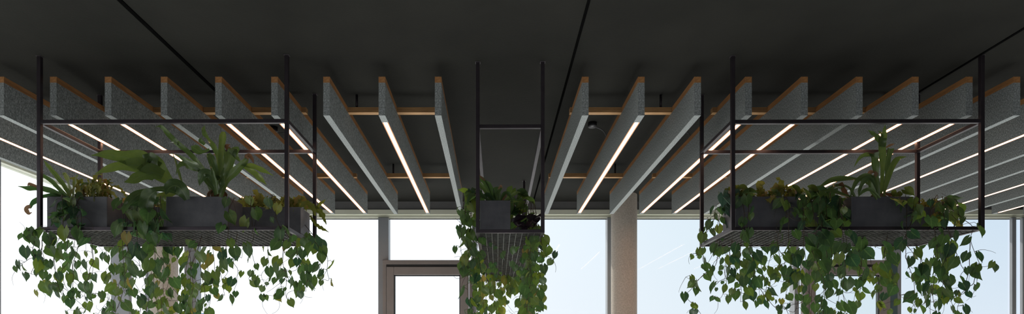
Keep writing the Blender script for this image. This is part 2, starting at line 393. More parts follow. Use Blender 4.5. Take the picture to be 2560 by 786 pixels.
def crossbar(xs, Z, lo_ext, hi_ext, label):
    """timber rail notched between the baffle caps"""
    X = sorted((x-VX)/330.0 for x in xs); m = MB(); x0 = X[0]
    w = 0.052; segs = [(-lo_ext, 0)]
    for a, c in zip(X, X[1:]): segs.append((a+TH-x0, c-x0))
    segs.append((X[-1]+TH-x0, X[-1]+TH+hi_ext-x0))
    for a, c in segs:
        if c-a > 0.003: m.box(a+0.0005, c-0.0005, 0, w, 0, ZT-ZC-0.001)
    o = m.build('timber_crossbar', M['woodx'], loc=(x0, Z, ZC))
    tag(o, label, 'timber rail', 'timber rails tying the baffles together')
ZX1, ZX2 = ZN/0.889, ZN/0.648
sets = [([1087,946.5,808], 0.0, 0.0, 'the three baffles left of the central plant frame'),
        ([678,538,402,262,125], 0.02, 0.038, 'the five baffles over the left plant frame'),
        ([-6.5,-143,-280], 0.02, 0.03, 'the outermost baffles at the left edge'),
        ([1455,1595,1736], 0.018, 0.0, 'the three baffles right of the central plant frame'),
        ([1863,2003,2140,2280,2415], 0.038, 0.03, 'the five baffles over the right plant frame'),
        ([2534,2674,2821,2960], 0.03, 0.03, 'the baffles just beyond the right plant frame'),
        ([3101,3241,3380,3516], 0.03, 0.03, 'the outermost baffles at the right edge')]
for k, (xs, lo, hi, lab) in enumerate(sets):
    crossbar(xs, ZX1, lo, hi, 'near oak rail joining ' + lab)
    crossbar(xs, ZX2, lo, hi, 'far oak rail joining ' + lab)
def rod(xn, Z, label):
    m = MB(); m.tube([(0,0,0), (0,0,CEIL-ZT)], 0.0105, 12)
    o = m.build('hanger_rod', M['metal'], loc=((xn-VX)/330.0, Z+0.026, ZT)); tag(o, label, 'hanger rod', 'short black rods holding the timber rails')
for (xn, s) in ((848, 'left of the central plant frame'), (1707, 'right of the central plant frame'),
                (628, 'over the left plant frame'), (170, 'at the far left baffles'), (1905, 'over the right plant frame'), (2340, 'at the right end of the right frame')):
    rod(xn, ZX1, 'black hanger rod on the near rail ' + s)
    rod(xn, ZX2, 'black hanger rod on the far rail ' + s)
# little ceiling canopies with cable
def canopy(px, py, cable, label):
    Z = (CEIL-HC)*F/(VY-py); X = (px-VX)*Z/F
    root = empty('ceiling_outlet', (X, Z, CEIL)); tag(root, label, 'ceiling outlet', 'black cable outlets on the ceiling')
    m = MB(); m.tube([(0,0,0), (0,0,-0.036), (0,0,-0.040)], 0.042, 28); m.tube([(0,0,-0.040), (0,0,-0.043)], 0.040, 28); m.build('outlet_cap', M['black'], root)
    c = MB(); pts = [Vector((0.0,0,-0.04))] + [Vector(q) for q in cable]
    c.tube([crm(pts, i/16) for i in range(17)], 0.004, 6); c.build('cable', M['black'], root)
canopy(1481, 307, [(0.05,0,-0.05), (0.11,0.02,-0.075), (0.15,0.05,-0.13)], 'black round ceiling outlet with a cable, right of the central plant frame')
canopy(683, 318, [(0.03,0,-0.06), (0.06,0.0,-0.06), (0.10,0.02,-0.05)], 'black ceiling outlet with a cable, above the right end of the left plant frame')
canopy(1705, 318, [(0.02,0,-0.05), (0.06,0.0,-0.06), (0.10,0.02,-0.09)], 'black ceiling outlet with a cable, half hidden between baffles left of the right plant frame')

# ---------------------------------------------------------------- hanging frames
PW = 0.028
H_TOP = HC+567/330.0; H_TRAY = HC+304/330.0
TRAY_BOT = H_TRAY-0.026
YAW = math.atan(14/1500.0)
def hframe(Xc, Y0, w, d, label):
    """Xc,Y0: front left post centre"""
    root = empty('hanging_plant_frame', (Xc, Y0, TRAY_BOT), -YAW if False else YAW*-1)
    tag(root, label, 'plant frame', 'steel plant frames hung from the ceiling')
    h = PW/2; zc = CEIL-TRAY_BOT
    for (x, y) in ((0,0),(w,0),(0,d),(w,d)):
        m = MB(); m.box(x-h, x+h, y-h, y+h, 0, zc-0.003); m.box(x-h-0.006, x+h+0.006, y-h-0.006, y+h+0.006, zc-0.003, zc)
        o = m.build('post', M['metal'], root); bevel(o, 0.002)
    zt = H_TOP-TRAY_BOT
    for nm, z0, z1 in (('top_rail', zt-PW, zt), ('tray_rail', 0, H_TRAY-TRAY_BOT)):
        for y in (0, d):
            m = MB(); m.box(h, w-h, y-h, y+h, z0, z1); o = m.build(nm, M['metal'], root); bevel(o, 0.002)
        for x in (0, w):
            m = MB(); m.box(x-h, x+h, h, d-h, z0, z1); o = m.build(nm, M['metal'], root); bevel(o, 0.002)
    g = MB(); t = 0.0017; z0, z1 = 0.002, 0.022
    nx = max(2, round((w-PW)/0.046)); ny = max(2, round((d-PW)/0.05))
    for i in range(1, nx):
        x = h+(w-PW)*i/nx; g.box(x-t*0.9, x+t*0.9, h, d-h, z0, z1)
    for j in range(1, ny):
        y = h+(d-PW)*j/ny; g.box(h, w-h, y-t*1.2, y+t*1.2, z0+0.001, z1-0.001)
    g.build('tray_grating', M['grating'], root)
    return root
def fx(px, s): return (px-VX)/(330.0*s)
hframe(fx(99.8,1.017), ZN/1.017, fx(719.3,1.017)-fx(99.8,1.017), ZN/0.883-ZN/1.017, 'wide dark steel frame on the left holding planters above a grating tray')
hframe(fx(1831.7,1.017), ZN/1.017, fx(2448.8,1.017)-fx(1831.7,1.017), ZN/0.883-ZN/1.017, 'wide dark steel frame on the right with vines thick over its tray')
hframe(fx(1194.5,0.996), ZN/0.996, 0.493, 7.75-ZN/0.996, 'narrow dark steel frame in the centre running away towards the windows')
TRAY = TRAY_BOT+0.0225

# ---------------------------------------------------------------- planters
def planter(x0, y0, w, d, label, h=0.252):
    root = empty('planter_box', (x0, y0, TRAY+0.001)); tag(root, label, 'planter', 'charcoal planter boxes standing on the trays')
    t = 0.012; m = MB()
    bm = bmesh.new()
    vs = []
    def ring(x0,x1,y0,y1,z): return [bm.verts.new(p) for p in ((x0,y0,z),(x1,y0,z),(x1,y1,z),(x0,y1,z))]
    a = ring(0,w,0,d,0); e = ring(0,w,0,d,h); f = ring(t,w-t,t,d-t,h); g = ring(t,w-t,t,d-t,h-0.05)
    bm.faces.new(a[::-1])
    for r0, r1 in ((a,e),(e,f),(f,g)):
        for i in range(4): bm.faces.new((r0[i], r0[(i+1)%4], r1[(i+1)%4], r1[i]))
    bm.faces.new(g)
    me = bpy.data.meshes.new('box_body'); bm.to_mesh(me); bm.free(); me.materials.append(M['planter'])
    o = bpy.data.objects.new('box_body', me); C.objects.link(o); o.parent = root; bevel(o, 0.004, 3)
    n = 14; vs = []; fs = []; L = w-2*t-0.002; D = d-2*t-0.002
    for j in range(n+1):
        for i in range(n+1):
            x = t+0.001+L*i/n; y = t+0.001+D*j/n
            vs.append((x, y, h-0.03+0.02*noise.noise(Vector((x*20+x0*7, y*20, 1)))+0.012*math.sin(math.pi*i/n)))
    for j in range(n):
        for i in range(n):
            q = j*(n+1)+i; fs.append((q, q+1, q+n+2, q+n+1))
    m = MB(); m.add(vs, fs, smooth=True); m.build('soil', M['soil'], root)
    return root
TOPZ = TRAY+0.253
Y1 = ZN; Y2 = ZN/0.932
def pX(px, Z): return (px-VX)*Z/F
planter(pX(117,Y1), Y1, 0.457, 0.25, 'front charcoal planter at the left end of the left frame')
planter(pX(415,Y1), Y1, 0.476, 0.25, 'front charcoal planter in the middle of the left frame, under the big upright staghorn')
planter(pX(605,Y2), Y2, 0.476, 0.25, 'charcoal planter at the right rear corner of the left frame')
planter(pX(283,Y2), Y2, 0.457, 0.25, 'rear charcoal planter of the left frame, half hidden behind dry leaves')
planter(pX(1838.5,Y1), Y1, 0.48, 0.25, 'front charcoal planter at the left end of the right frame')
planter(pX(2128.5,Y1), Y1, 0.47, 0.25, 'front charcoal planter in the middle of the right frame, under the tall upright fronds')
planter(pX(2207,Y2), Y2, 0.475, 0.25, 'rear charcoal planter near the right end of the right frame')
planter(pX(1975,Y2), Y2, 0.475, 0.25, 'rear planter of the right frame buried in heart-shaped leaves')
planter(-0.094, 4.66, 0.237, 0.475, 'charcoal planter at the near end of the central frame')
planter(0.15, 5.30, 0.24, 0.475, 'planter on the right side of the central tray, behind dark leaves')
planter(-0.08, 6.25, 0.24, 0.475, 'planter far back in the central tray')

# ---------------------------------------------------------------- vines
def vine_build(root, path, leafsize, name='vine', spacing=0.055, leafstart=0.0, tintbase=0.35, mat='leaf', side0=None, dens=1.0, r=0.0027):
    """path: world control points"""
    base = path[0]
    loc = root.location
    n = max(8, int(sum((path[i+1]-path[i]).length for i in range(len(path)-1))/0.02))
    pts = [crm(path, i/n) for i in range(n+1)]
    sd = rnd(0, 50)
    for i in range(1, len(pts)):
        t = i/n; a = 0.02*min(1, t*4)
        pts[i] = pts[i]+Vector((noise.noise(Vector((t*5+sd,0,n*0.04)))*a*1.6, noise.noise(Vector((0,t*5+sd,3)))*a*1.5, noise.noise(Vector((t*5,sd,9)))*a*0.8))
    m = MB(); m.tube([p-loc for p in pts], r, 5, taper=r*0.55)
    fol = MB(); acc = rnd(0, spacing); s = 1; L = 0; tot = sum((pts[i+1]-pts[i]).length for i in range(n))
    for i in range(1, n+1):
        d = pts[i]-pts[i-1]; acc += d.length; L += d.length
        if acc < spacing and i != n: continue
        if L/tot < leafstart: continue
        acc = rnd(-0.012, 0.012)
        if random.random() > dens: continue
        s = -s
        dn = d.normalized()
        az = rnd(-1.3, 1.3) + (0 if s > 0 else math.pi)
        out = Vector((math.cos(az), -0.35*abs(math.sin(az))-rnd(0,0.3), rnd(-0.2, 0.5)))
        pl = rnd(0.02, 0.05)
        if random.random() < 0.22:   # bare curling tendril
            q = [pts[i]]; a0 = rnd(0,6.28); st = rnd(0.018,0.03); cv = rnd(-0.5,0.5)
            for kk in range(6): q.append(q[-1]+Vector((math.cos(a0)*st, rnd(-0.01,0.01), math.sin(a0)*st-0.006))); a0 += cv
            m.tube([crm(q, kk/12)-loc for kk in range(13)], r*0.7, 4, taper=r*0.35)
        p0 = pts[i]; p1 = p0+out.normalized()*pl*0.65+Vector((0,0,0.006)); p2 = p0+out.normalized()*pl+Vector((0,0,-0.008))
        m.tube([q-loc for q in (p0, p1, p2)], r*0.6, 4)
        yt = 1-0.12*(L/tot)
        W = leafsize*random.choice((rnd(0.5,0.8),rnd(0.8,1.05),rnd(0.85,1.2)))*yt*(0.72 if L/tot > 0.93 else 1)
        tip = Vector((out.x*rnd(0.0, 0.7)+rnd(-0.45, 0.45), rnd(-0.6, 0.6), -1))
        k = random.random()
        if k < 0.58: nr = Vector((rnd(-0.5, 0.5), -1, rnd(0.0, 0.6)))
        elif k < 0.80: nr = Vector((rnd(-0.5, 0.5), 1, rnd(0.0, 0.6)))
        else: nr = Vector((rnd(-1, 1), rnd(-0.3, 0.3), rnd(0, 0.5)))
        tint = min(0.9, max(0.02, random.gauss(tintbase, 0.17)))
        if random.random() < 0.012: tint = 0.97
        fol.heart(p2-loc, tip, nr, W*rnd(0.98, 1.17), W, tint, cup=rnd(0.05, 0.3), droop=rnd(0.02, 0.3))
    v = m.build(name, M['stem'], root)
    fol.build('foliage', M[mat], v)
    return v
def interp(tab, x):
    if x <= tab[0][0]: return tab[0][1]
    for (a, ya), (c, yc) in zip(tab, tab[1:]):
        if x <= c: return ya+(yc-ya)*(x-a)/(c-a)
    return tab[-1][1]
PH = 'trailing heart-leaf vines hanging from the frames'
def plant(px, Z, label, group=PH, name='trailing_vine_plant', cat='hanging plant', zoff=-0.03):
    X = pX(px, Z); root = empty(name, (X, Z, TOPZ+zoff)); tag(root, label, cat, group); return root

def spread(root, n, xr, env, zmode, leafsize=0.082, y0=None, tint=0.36, spacing=0.052, srcpx=None, srcZ=None):
    """n vines, px range xr, env bottom table, zmode 'front','back','mid'"""
    n = max(2, round(n*{'front':0.5,'back':0.72,'mid':0.6}[zmode])); leafsize *= 1.08; spacing *= 1.5
    for i in range(n):
        x0 = xr[0]+(xr[1]-xr[0])*(i+rnd(0.1, 0.9))/n
        yb = interp(env, x0)*1.0
        top = {'front': 574, 'back': 618, 'mid': 600}[zmode]
        frac = rnd(0.45, 1.0) if i % 2 else rnd(0.85, 1.02)
        y1 = top+(yb-top)*frac
        x1 = x0+rnd(-26, 26)
        if zmode == 'front': Z = rnd(4.36, 4.43)
        elif zmode == 'back': Z = rnd(5.19, 5.34)
        else: Z = rnd(4.6, 5.0)
        sx = x0+rnd(-15, 15) if srcpx is None else srcpx+(x0-srcpx)*0.7
        path = []
        if zmode == 'front' and x0 < 125:
            path.append(P(x0+20, 574, 4.50)); path.append(P(x0+6, 582, 4.42)); leafsize_ = leafsize
        elif zmode == 'front':
            path.append(P(sx, rnd(492, 505), 4.57)); path.append(P(sx*0.6+x0*0.4, rnd(490, 500), 4.50)); path.append(P(x0, rnd(540,560), Z+0.02))
        elif zmode == 'back':
            path.append(P(x0, 545, 5.08)); path.append(P(x0, 550, 5.17)); path.append(P(x0, 585, Z))
        else:
            path.append(P(x0, 578*0+VY-(TRAY-HC)*F/Z+2, Z))
        k = 3
        ytop = (VY-(TRAY-HC)*F/Z)+4
        for j in range(1, k+1):
            t = j/k
            path.append(P(x0+(x1-x0)*t+rnd(-16,16), ytop+(y1-ytop)*t, Z+rnd(-0.04,0.04)))
        if random.random() < 0.45:   # tip curls sideways and up
            sgn = random.choice((-1, 1)); path.append(P(x1+sgn*rnd(18,34), y1-rnd(-6,14), Z)); 
        vine_build(root, path, leafsize*rnd(0.9,1.08), spacing=spacing, leafstart=(0.12 if zmode == 'front' else 0.22 if zmode=='back' else 0.03), tintbase=tint)

envL = [(50,650),(75,700),(110,715),(150,750),(200,790),(260,800),(330,830),(400,850),(480,850),(520,800),(545,770),(600,760),(640,700),(700,752),(760,748),(800,715),(830,700)]
p = plant(150, 4.66, 'heart-leaf vine plant spilling from the planter at the far left of the left frame')
spread(p, 4, (70, 130), envL, 'front'); spread(p, 4, (120, 230), envL, 'front'); spread(p, 5, (130, 270), envL, 'back', tint=0.48); spread(p, 3, (150,260), envL, 'mid')
p = plant(350, 5.0, 'heart-leaf vine plant with dry leaves between the two front planters of the left frame')
spread(p, 7, (285, 415), envL, 'front'); spread(p, 9, (260, 450), envL, 'back', tint=0.5); spread(p, 4, (290,420), envL, 'mid', tint=0.45)
p = plant(500, 4.66, 'heart-leaf vine plant below the middle planter of the left frame')
spread(p, 3, (430, 560), envL, 'mid'); spread(p, 8, (430, 580), envL, 'back', tint=0.52); 
p = plant(655, 5.0, 'heart-leaf vine plant at the right rear planter of the left frame')
spread(p, 6, (560, 700), envL, 'front', srcpx=640); spread(p, 6, (600, 780), envL, 'back', tint=0.5); spread(p, 4, (580,740), envL, 'mid')
for pts in ([(745,590,4.9),(770,600,4.7),(795,615,4.6),(812,640,4.6),(817,690,4.6),(826,702,4.6)],
            [(760,560,5.0),(790,600,4.9),(800,640,4.9),(795,690,4.9),(760,710,4.9),(720,705,4.9)],
            [(700,570,4.5),(722,585,4.42),(745,640,4.42),(770,690,4.42),(765,730,4.42)]):
    vine_build(p, [P(*q) for q in pts], 0.082, leafstart=0.15)
pl = bpy.data.objects['trailing_vine_plant']
for pts in ([(120,570,4.42),(85,575,4.42),(68,582,4.42),(60,590,4.42)],
            [(110,580,4.42),(92,640,4.42),(60,655,4.42),(57,668,4.42)],
            [(105,600,4.42),(110,680,4.42),(135,715,4.42),(160,720,4.42),(185,745,4.42),(215,775,4.42)]):
    vine_build(pl, [P(*q) for q in pts], 0.082, leafstart=0.3)

envR = [(1700,700),(1745,680),(1780,715),(1850,760),(1900,765),(1950,700),(1990,770),(2040,830),(2090,790),(2130,760),(2180,800),(2250,800),(2290,770),(2340,810),(2400,780),(2430,720),(2460,680)]
p = plant(1900, 4.66, 'heart-leaf vine plant over the left planter of the right frame')
spread(p, 3, (1840, 1885), envR, 'front'); spread(p, 4, (1935, 1995), envR, 'front'); spread(p, 8, (1750, 1960), envR, 'back', tint=0.48); spread(p, 3, (1850, 1960), envR, 'mid')
for pts in ([(1845,500,4.6),(1828,490,4.6),(1806,520,4.7),(1795,560,4.8),(1788,620,4.85),(1770,660,4.85),(1750,670,4.85)],
            [(1840,500,4.7),(1815,500,4.75),(1790,520,4.9),(1780,560,5.0),(1760,600,5.1),(1742,640,5.1)],
            [(1800,600,4.9),(1790,660,4.9),(1760,690,4.9),(1730,720,4.9),(1718,745,4.9),(1745,775,4.9),(1755,800,4.9)],
            [(1880,640,4.5),(1895,700,4.5),(1930,765,4.5),(1985,765,4.5),(2010,740,4.5)],
            [(1850,620,4.5),(1840,680,4.5),(1800,705,4.5),(1775,720,4.5)],
            [(1830,600,4.5),(1826,660,4.5),(1845,700,4.5),(1872,745,4.5)]):
    vine_build(p, [P(*q) for q in pts], 0.075, spacing=0.07, leafstart=0.05)
p = plant(2055, 5.0, 'heart-leaf vine plant burying the gap between the two front planters of the right frame')
spread(p, 13, (1995, 2125), envR, 'front', leafsize=0.092, tint=0.3); spread(p, 9, (1960, 2150), envR, 'back', tint=0.5); spread(p, 4, (2000,2120), envR, 'mid')
p = plant(2220, 4.66, 'heart-leaf vine plant over the right end of the middle planter of the right frame')
spread(p, 4, (2250, 2300), envR, 'front'); spread(p, 7, (2120, 2300), envR, 'back', tint=0.5); spread(p, 4, (2130,2290), envR, 'mid', tint=0.42)
p = plant(2340, 4.95, 'heart-leaf vine plant from the rear planter at the right end of the right frame')
spread(p, 5, (2325, 2385), envR, 'front'); spread(p, 4, (2280, 2390), envR, 'back', tint=0.45); spread(p, 2, (2340,2380), envR, 'mid')
for pts in ([(2340,500,4.75),(2370,520,4.6),(2410,545,4.5),(2432,570,4.42),(2425,600,4.42),(2440,645,4.42),(2455,668,4.42),(2478,664,4.42)],
            [(2425,600,4.42),(2425,660,4.42),(2415,720,4.42),(2370,745,4.42),(2320,735,4.42)],
            [(2355,560,4.42),(2362,610,4.42),(2366,660,4.42),(2355,720,4.42),(2340,735,4.42)],
            [(2455,668,4.42),(2430,710,4.42),(2400,738,4.42),(2395,780,4.42)],
            [(2330,500,4.7),(2360,515,4.6),(2385,540,4.55),(2400,560,4.5),(2425,560,4.44)],
            [(2380,620,4.42),(2400,660,4.42),(2405,690,4.42)]):
    vine_build(p, [P(*q) for q in pts], 0.08, spacing=0.085, leafstart=0.15)

# central frame plants
def cvine(root, pts, size=0.08, **kw): return vine_build(root, [P(*q) for q in pts], size, **kw)
p = plant(1215, 4.8, 'heart-leaf vine plant tumbling down the left side of the central frame')
for i in range(6):
    x = 1146+i*8; y1 = [680,790,700,820,770,800][i]; Z = rnd(4.6, 4.9)
    cvine(p, [(1208,494,4.72),(1188,rnd(470,490),4.70),(x+14,rnd(500,525),Z),(x+10,590,Z),(x+14+rnd(-8,8),660,Z),(x+22+i*1.2,y1,Z)], 0.078, spacing=0.05, leafstart=0.12, tintbase=0.42)
p = plant(1262, 5.5, 'heart-leaf vine plant along the right side of the central frame')
for i in range(6):
    x = 1330+rnd(0,26)-(i%3)*6; Z = rnd(4.75, 5.4)
    cvine(p, [(1300,548,5.4),(1340,560,5.2),(x,rnd(585,600),Z),(x-6,650,Z),(x-10+rnd(-10,10),710,Z),(x-22+rnd(-14,10),rnd(750,820),Z)], 0.082, spacing=0.05, leafstart=0.3, tintbase=0.42)
cvine(p, [(1345,560,5.0),(1352,600,4.7),(1366,640,4.6),(1376,636,4.6),(1388,646,4.6)], 0.085, spacing=0.06, leafstart=0.3)
p = plant(1240, 6.5, 'heart-leaf vine plant from the far end of the central tray, bright against the sky')
for i in range(17):
    x = 1195+i*9.6; Z = rnd(5.6, 7.9) if (x < 1212 or x > 1328) else rnd(7.0, 7.95)
    yt = VY-(TRAY_BOT-HC)*F/Z
    # side hung or through the grating
    y1 = rnd(745, 830) if (x < 1262 or x > 1305) else rnd(715, 765)
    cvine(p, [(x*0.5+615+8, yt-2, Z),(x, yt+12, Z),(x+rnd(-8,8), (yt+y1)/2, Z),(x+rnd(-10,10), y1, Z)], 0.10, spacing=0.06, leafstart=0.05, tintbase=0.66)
# vines tangled under the grating of the central frame
for i in range(7):
    x = 1215+i*18; Z = rnd(4.75, 5.8); yt = VY-(TRAY_BOT-HC)*F/Z
    cvine(p, [(x, yt, Z),(x+rnd(-10,10), yt+35, Z),(x+rnd(-20,20), yt+rnd(55,95), Z)], 0.055, spacing=0.07, leafstart=0.1, tintbase=0.3, r=0.0016)

# ---------------------------------------------------------------- ferns with individual fronds
def frondset(root, specs, mat, Z0, dz=0.25):
    """spec: (pts[(x,y[,dZ])], widths px, opts)"""
    for sp in specs:
        parts = sp if isinstance(sp, list) else [sp]
        m = MB()
        for (pts, ws, op) in parts:
            n = len(pts); zd = op.get('dz', 0.0); wp = []
            for i, q in enumerate(pts):
                wp.append(P(q[0], q[1], Z0+op.get('z0', 0.0)+zd*i/(n-1))-root.location)
            face = Vector(op.get('face', (rnd(-0.5,0.5), -1, rnd(0.0,0.7)))).normalized()
            m.ribbon(wp, [w*Z0/F for w in ws], face=face, fold=op.get('fold', 0.12), ruffle=op.get('ruffle', 0.10), seg=op.get('seg'), rf=op.get('rf', 2.5), tint=min(0.95, op.get('tint', rnd(0.25,0.6))*rnd(0.85,1.15)), tw=op.get('tw', 0), mi=op.get('mi', 0), wav=op.get('wav', 0.0))
        m.build('frond', [M[mat], M['brown']], root)
G2 = 'ferns growing in the planters'
def wscale(specs, f):
    out = []
    for sp in specs:
        sp = sp if isinstance(sp, list) else [sp]
        out.append([(p, [w*f for w in ws], dict(op, fold=op.get('fold', 0.12)+0.1)) for (p, ws, op) in sp])
    return out
# upright staghorn, left frame
Zs = 4.66
r = plant(541, Zs, 'large staghorn fern with upright twisting forked fronds, left frame middle planter', G2, 'staghorn_fern', 'fern')
frondset(r, [
 [([(536,490),(528,466),(512,430),(476,386),(445,360),(423,338),(404,318),(388,318)], [9,11,12,12,13,12,9,1], dict(dz=-0.15, ruffle=0.3, rf=4, tint=0.5)),
  ([(452,366),(436,356),(424,358)],[10,10,1], dict(dz=-0.1,z0=-0.06,tint=0.4))],
 [([(534,492),(520,450),(505,425),(470,404),(438,385)],[8,13,18,16,1],dict(dz=-0.2,tint=0.35,ruffle=0.2)),
  ([(502,424),(480,418),(462,410),(448,418),(440,438)],[14,16,16,12,1],dict(z0=-0.1,dz=-0.1,tint=0.45))],
 [([(468,494),(458,468),(449,440),(440,408),(431,382)],[5,6,7,6,1],dict(z0=-0.05,dz=-0.08,tint=0.55,face=(0.9,-0.5,0)))],
 [([(549,492),(551,441),(553,390),(558,345),(559,330)],[10,11,13,17,8],dict(tint=0.62,fold=0.3,ruffle=0.0,face=(0.2,-1,0)))],
 [([(540,492),(540,455),(535,420),(526,395),(521,384)],[9,14,18,17,8],dict(z0=-0.08,tint=0.4,fold=0.3))],
 [([(547,470),(546,400),(531,362),(514,340),(509,326),(512,314)],[8,10,12,11,9,2],dict(z0=0.05,tint=0.5,ruffle=0.35,rf=3)),
  ([(524,375),(505,382),(488,372),(478,366)],[8,16,22,3],dict(z0=0.03,tint=0.42)),
  ([(512,362),(502,352),(505,343)],[7,12,1],dict(z0=0.03,tint=0.42))],
 [([(550,492),(558,462),(571,420),(578,388),(580,372)],[10,18,22,24,15],dict(tint=0.4,fold=0.2)),
  ([(578,388),(592,372),(590,392),(606,408)],[16,14,12,2],dict(tint=0.55,ruffle=0.3)),
  ([(572,374),(566,366),(576,362)],[12,10,2],dict(tint=0.6,mi=1))],
 [([(552,494),(562,462),(584,436),(606,415),(618,398)],[9,15,20,20,10],dict(z0=-0.12,tint=0.55,fold=0.22)),
  ([(604,414),(632,417),(655,426),(684,440)],[12,15,13,1],dict(z0=-0.12,tint=0.8)),
  ([(612,418),(634,432),(650,446),(667,463)],[10,14,14,1],dict(z0=-0.12,tint=0.85)),
  ([(616,400),(620,388),(630,398),(634,408)],[10,12,8,2],dict(z0=-0.12,mi=1,tint=0.7))],
 [([(538,470),(528,440),(512,434),(504,448),(498,465)],[9,18,24,20,1],dict(z0=-0.15,tint=0.12))],
 [([(545,480),(540,450),(553,445),(560,420)],[12,18,14,4],dict(z0=-0.1,tint=0.3))],
 [([(541,488),(532,470),(520,458),(508,440),(496,426)],[8,9,12,12,2],dict(z0=-0.12,tint=0.22))],
 [([(544,486),(541,462),(536,440),(530,420)],[9,13,13,3],dict(z0=-0.16,tint=0.5,fold=0.3))],
 [([(548,486),(556,462),(562,440),(575,425)],[9,12,11,3],dict(z0=-0.14,tint=0.28,ruffle=0.2))],
 [([(546,480),(556,440),(566,400),(560,374)],[8,12,14,4],dict(z0=0.06,tint=0.3))],
], 'stag', Zs)
m = MB()
for k in range(7):
    a = k*0.9; m.ribbon([P(541+14*math.cos(a), 503, Zs-0.02+0.05*math.sin(a))-r.location, P(541+17*math.cos(a), 488, Zs-0.03+0.05*math.sin(a))-r.location, P(541+6*math.cos(a), 471, Zs-0.03)-r.location], [0.03,0.055,0.01], face=(math.cos(a),-1,0), fold=0.25, tint=rnd(0.3,0.7))
m.build('shield_fronds', M['brown'], r)
# big drooping staghorn
r = plant(464, 4.60, 'staghorn fern with broad antler fronds reaching left over the left frame middle planter', G2, 'staghorn_fern', 'fern')
frondset(r, [
 [([(470,498),(448,476),(425,456),(404,438),(385,420),(362,404)],[8,12,22,40,56,62],dict(dz=-0.12,tint=0.55,fold=0.08,ruffle=0.04)),
  ([(395,425),(350,403),(300,392),(262,387),(228,389)],[40,52,34,22,2],dict(z0=-0.10,dz=-0.1,tint=0.62,fold=0.06,ruffle=0.08)),
  ([(390,428),(350,414),(300,416),(268,424),(238,435)],[38,40,26,17,2],dict(z0=-0.12,dz=-0.1,tint=0.7,fold=0.06,ruffle=0.08)),
  ([(408,440),(380,432),(350,442),(330,452),(311,456)],[30,46,32,22,3],dict(z0=-0.13,dz=-0.1,tint=0.58,fold=0.06,ruffle=0.08)),
  ([(360,400),(372,396),(385,400),(390,418)],[20,26,26,12],dict(z0=-0.12,dz=0.0,tint=0.4))],
 [([(466,498),(440,480),(405,474),(372,478),(345,488),(326,504),(314,522),(308,536)],[10,14,15,17,22,26,18,1],dict(z0=-0.06,dz=-0.18,tint=0.22,ruffle=0.1)),
  ([(390,478),(374,492),(366,512),(366,530),(366,542)],[20,38,34,20,1],dict(z0=-0.2,tint=0.1,face=(0.3,-1,0.3))),
  ([(320,505),(300,524),(288,517),(292,510)],[5,4,3,1],dict(z0=-0.2,tint=0.2))],
 [([(440,482),(415,490),(400,500),(388,512)],[12,22,26,6],dict(z0=0.02,tint=0.85))],
 [([(468,500),(456,478),(440,465),(424,470),(414,486)],[14,30,36,28,4],dict(z0=-0.10,dz=-0.08,tint=0.08,fold=0.05))],
 [([(430,486),(412,496),(408,518),(414,540)],[8,18,16,2],dict(z0=0.05,tint=0.6))],
], 'stag', 4.60)

# bird's nest type strap fern, far left
r = plant(178, 4.62, 'strap-leaved fern with dark midribs fanning out of the far left planter of the left frame', G2, 'strap_fern', 'fern')
frondset(r, [
 [([(176,496),(166,474),(144,444),(124,420),(110,402)],[6,10,11,10,2],dict(dz=-0.1,tint=0.6,wav=0.1))],
 [([(179,494),(176,472),(171,450),(162,434),(158,440)],[6,12,14,12,3],dict(dz=-0.05,tint=0.75,wav=0.1))],
 [([(183,494),(186,470),(190,450),(195,437)],[6,12,15,4],dict(tint=0.78,wav=0.1))],
 [([(172,496),(152,478),(132,456),(108,440),(92,434)],[6,8,10,9,2],dict(dz=-0.1,tint=0.45))],
 [([(168,497),(140,482),(105,472),(75,472),(45,466)],[8,12,14,12,1],dict(dz=-0.15,tint=0.25,wav=0.08)), ([(95,468),(74,461),(70,467)],[6,8,2],dict(z0=-0.1,mi=1,tint=0.8))],
 [([(165,498),(140,490),(105,494),(84,508),(74,522)],[9,12,14,12,7],dict(dz=-0.15,tint=0.15,wav=0.08)), ([(77,516),(66,522),(72,534),(80,532)],[8,11,8,2],dict(z0=-0.15,mi=1,tint=0.85))],
 [([(170,492),(155,478),(140,466),(132,466)],[5,8,9,2],dict(z0=0.05,tint=0.35))],
 [([(188,496),(200,478),(210,462),(222,458)],[6,10,11,2],dict(z0=0.05,tint=0.5))],
 [([(174,500),(150,500),(130,510),(118,528)],[8,12,13,2],dict(z0=-0.06,tint=0.2))],
 [([(178,500),(168,498),(150,515),(140,535)],[8,12,13,2],dict(z0=-0.14,tint=0.1))],
], 'strap', 4.62)

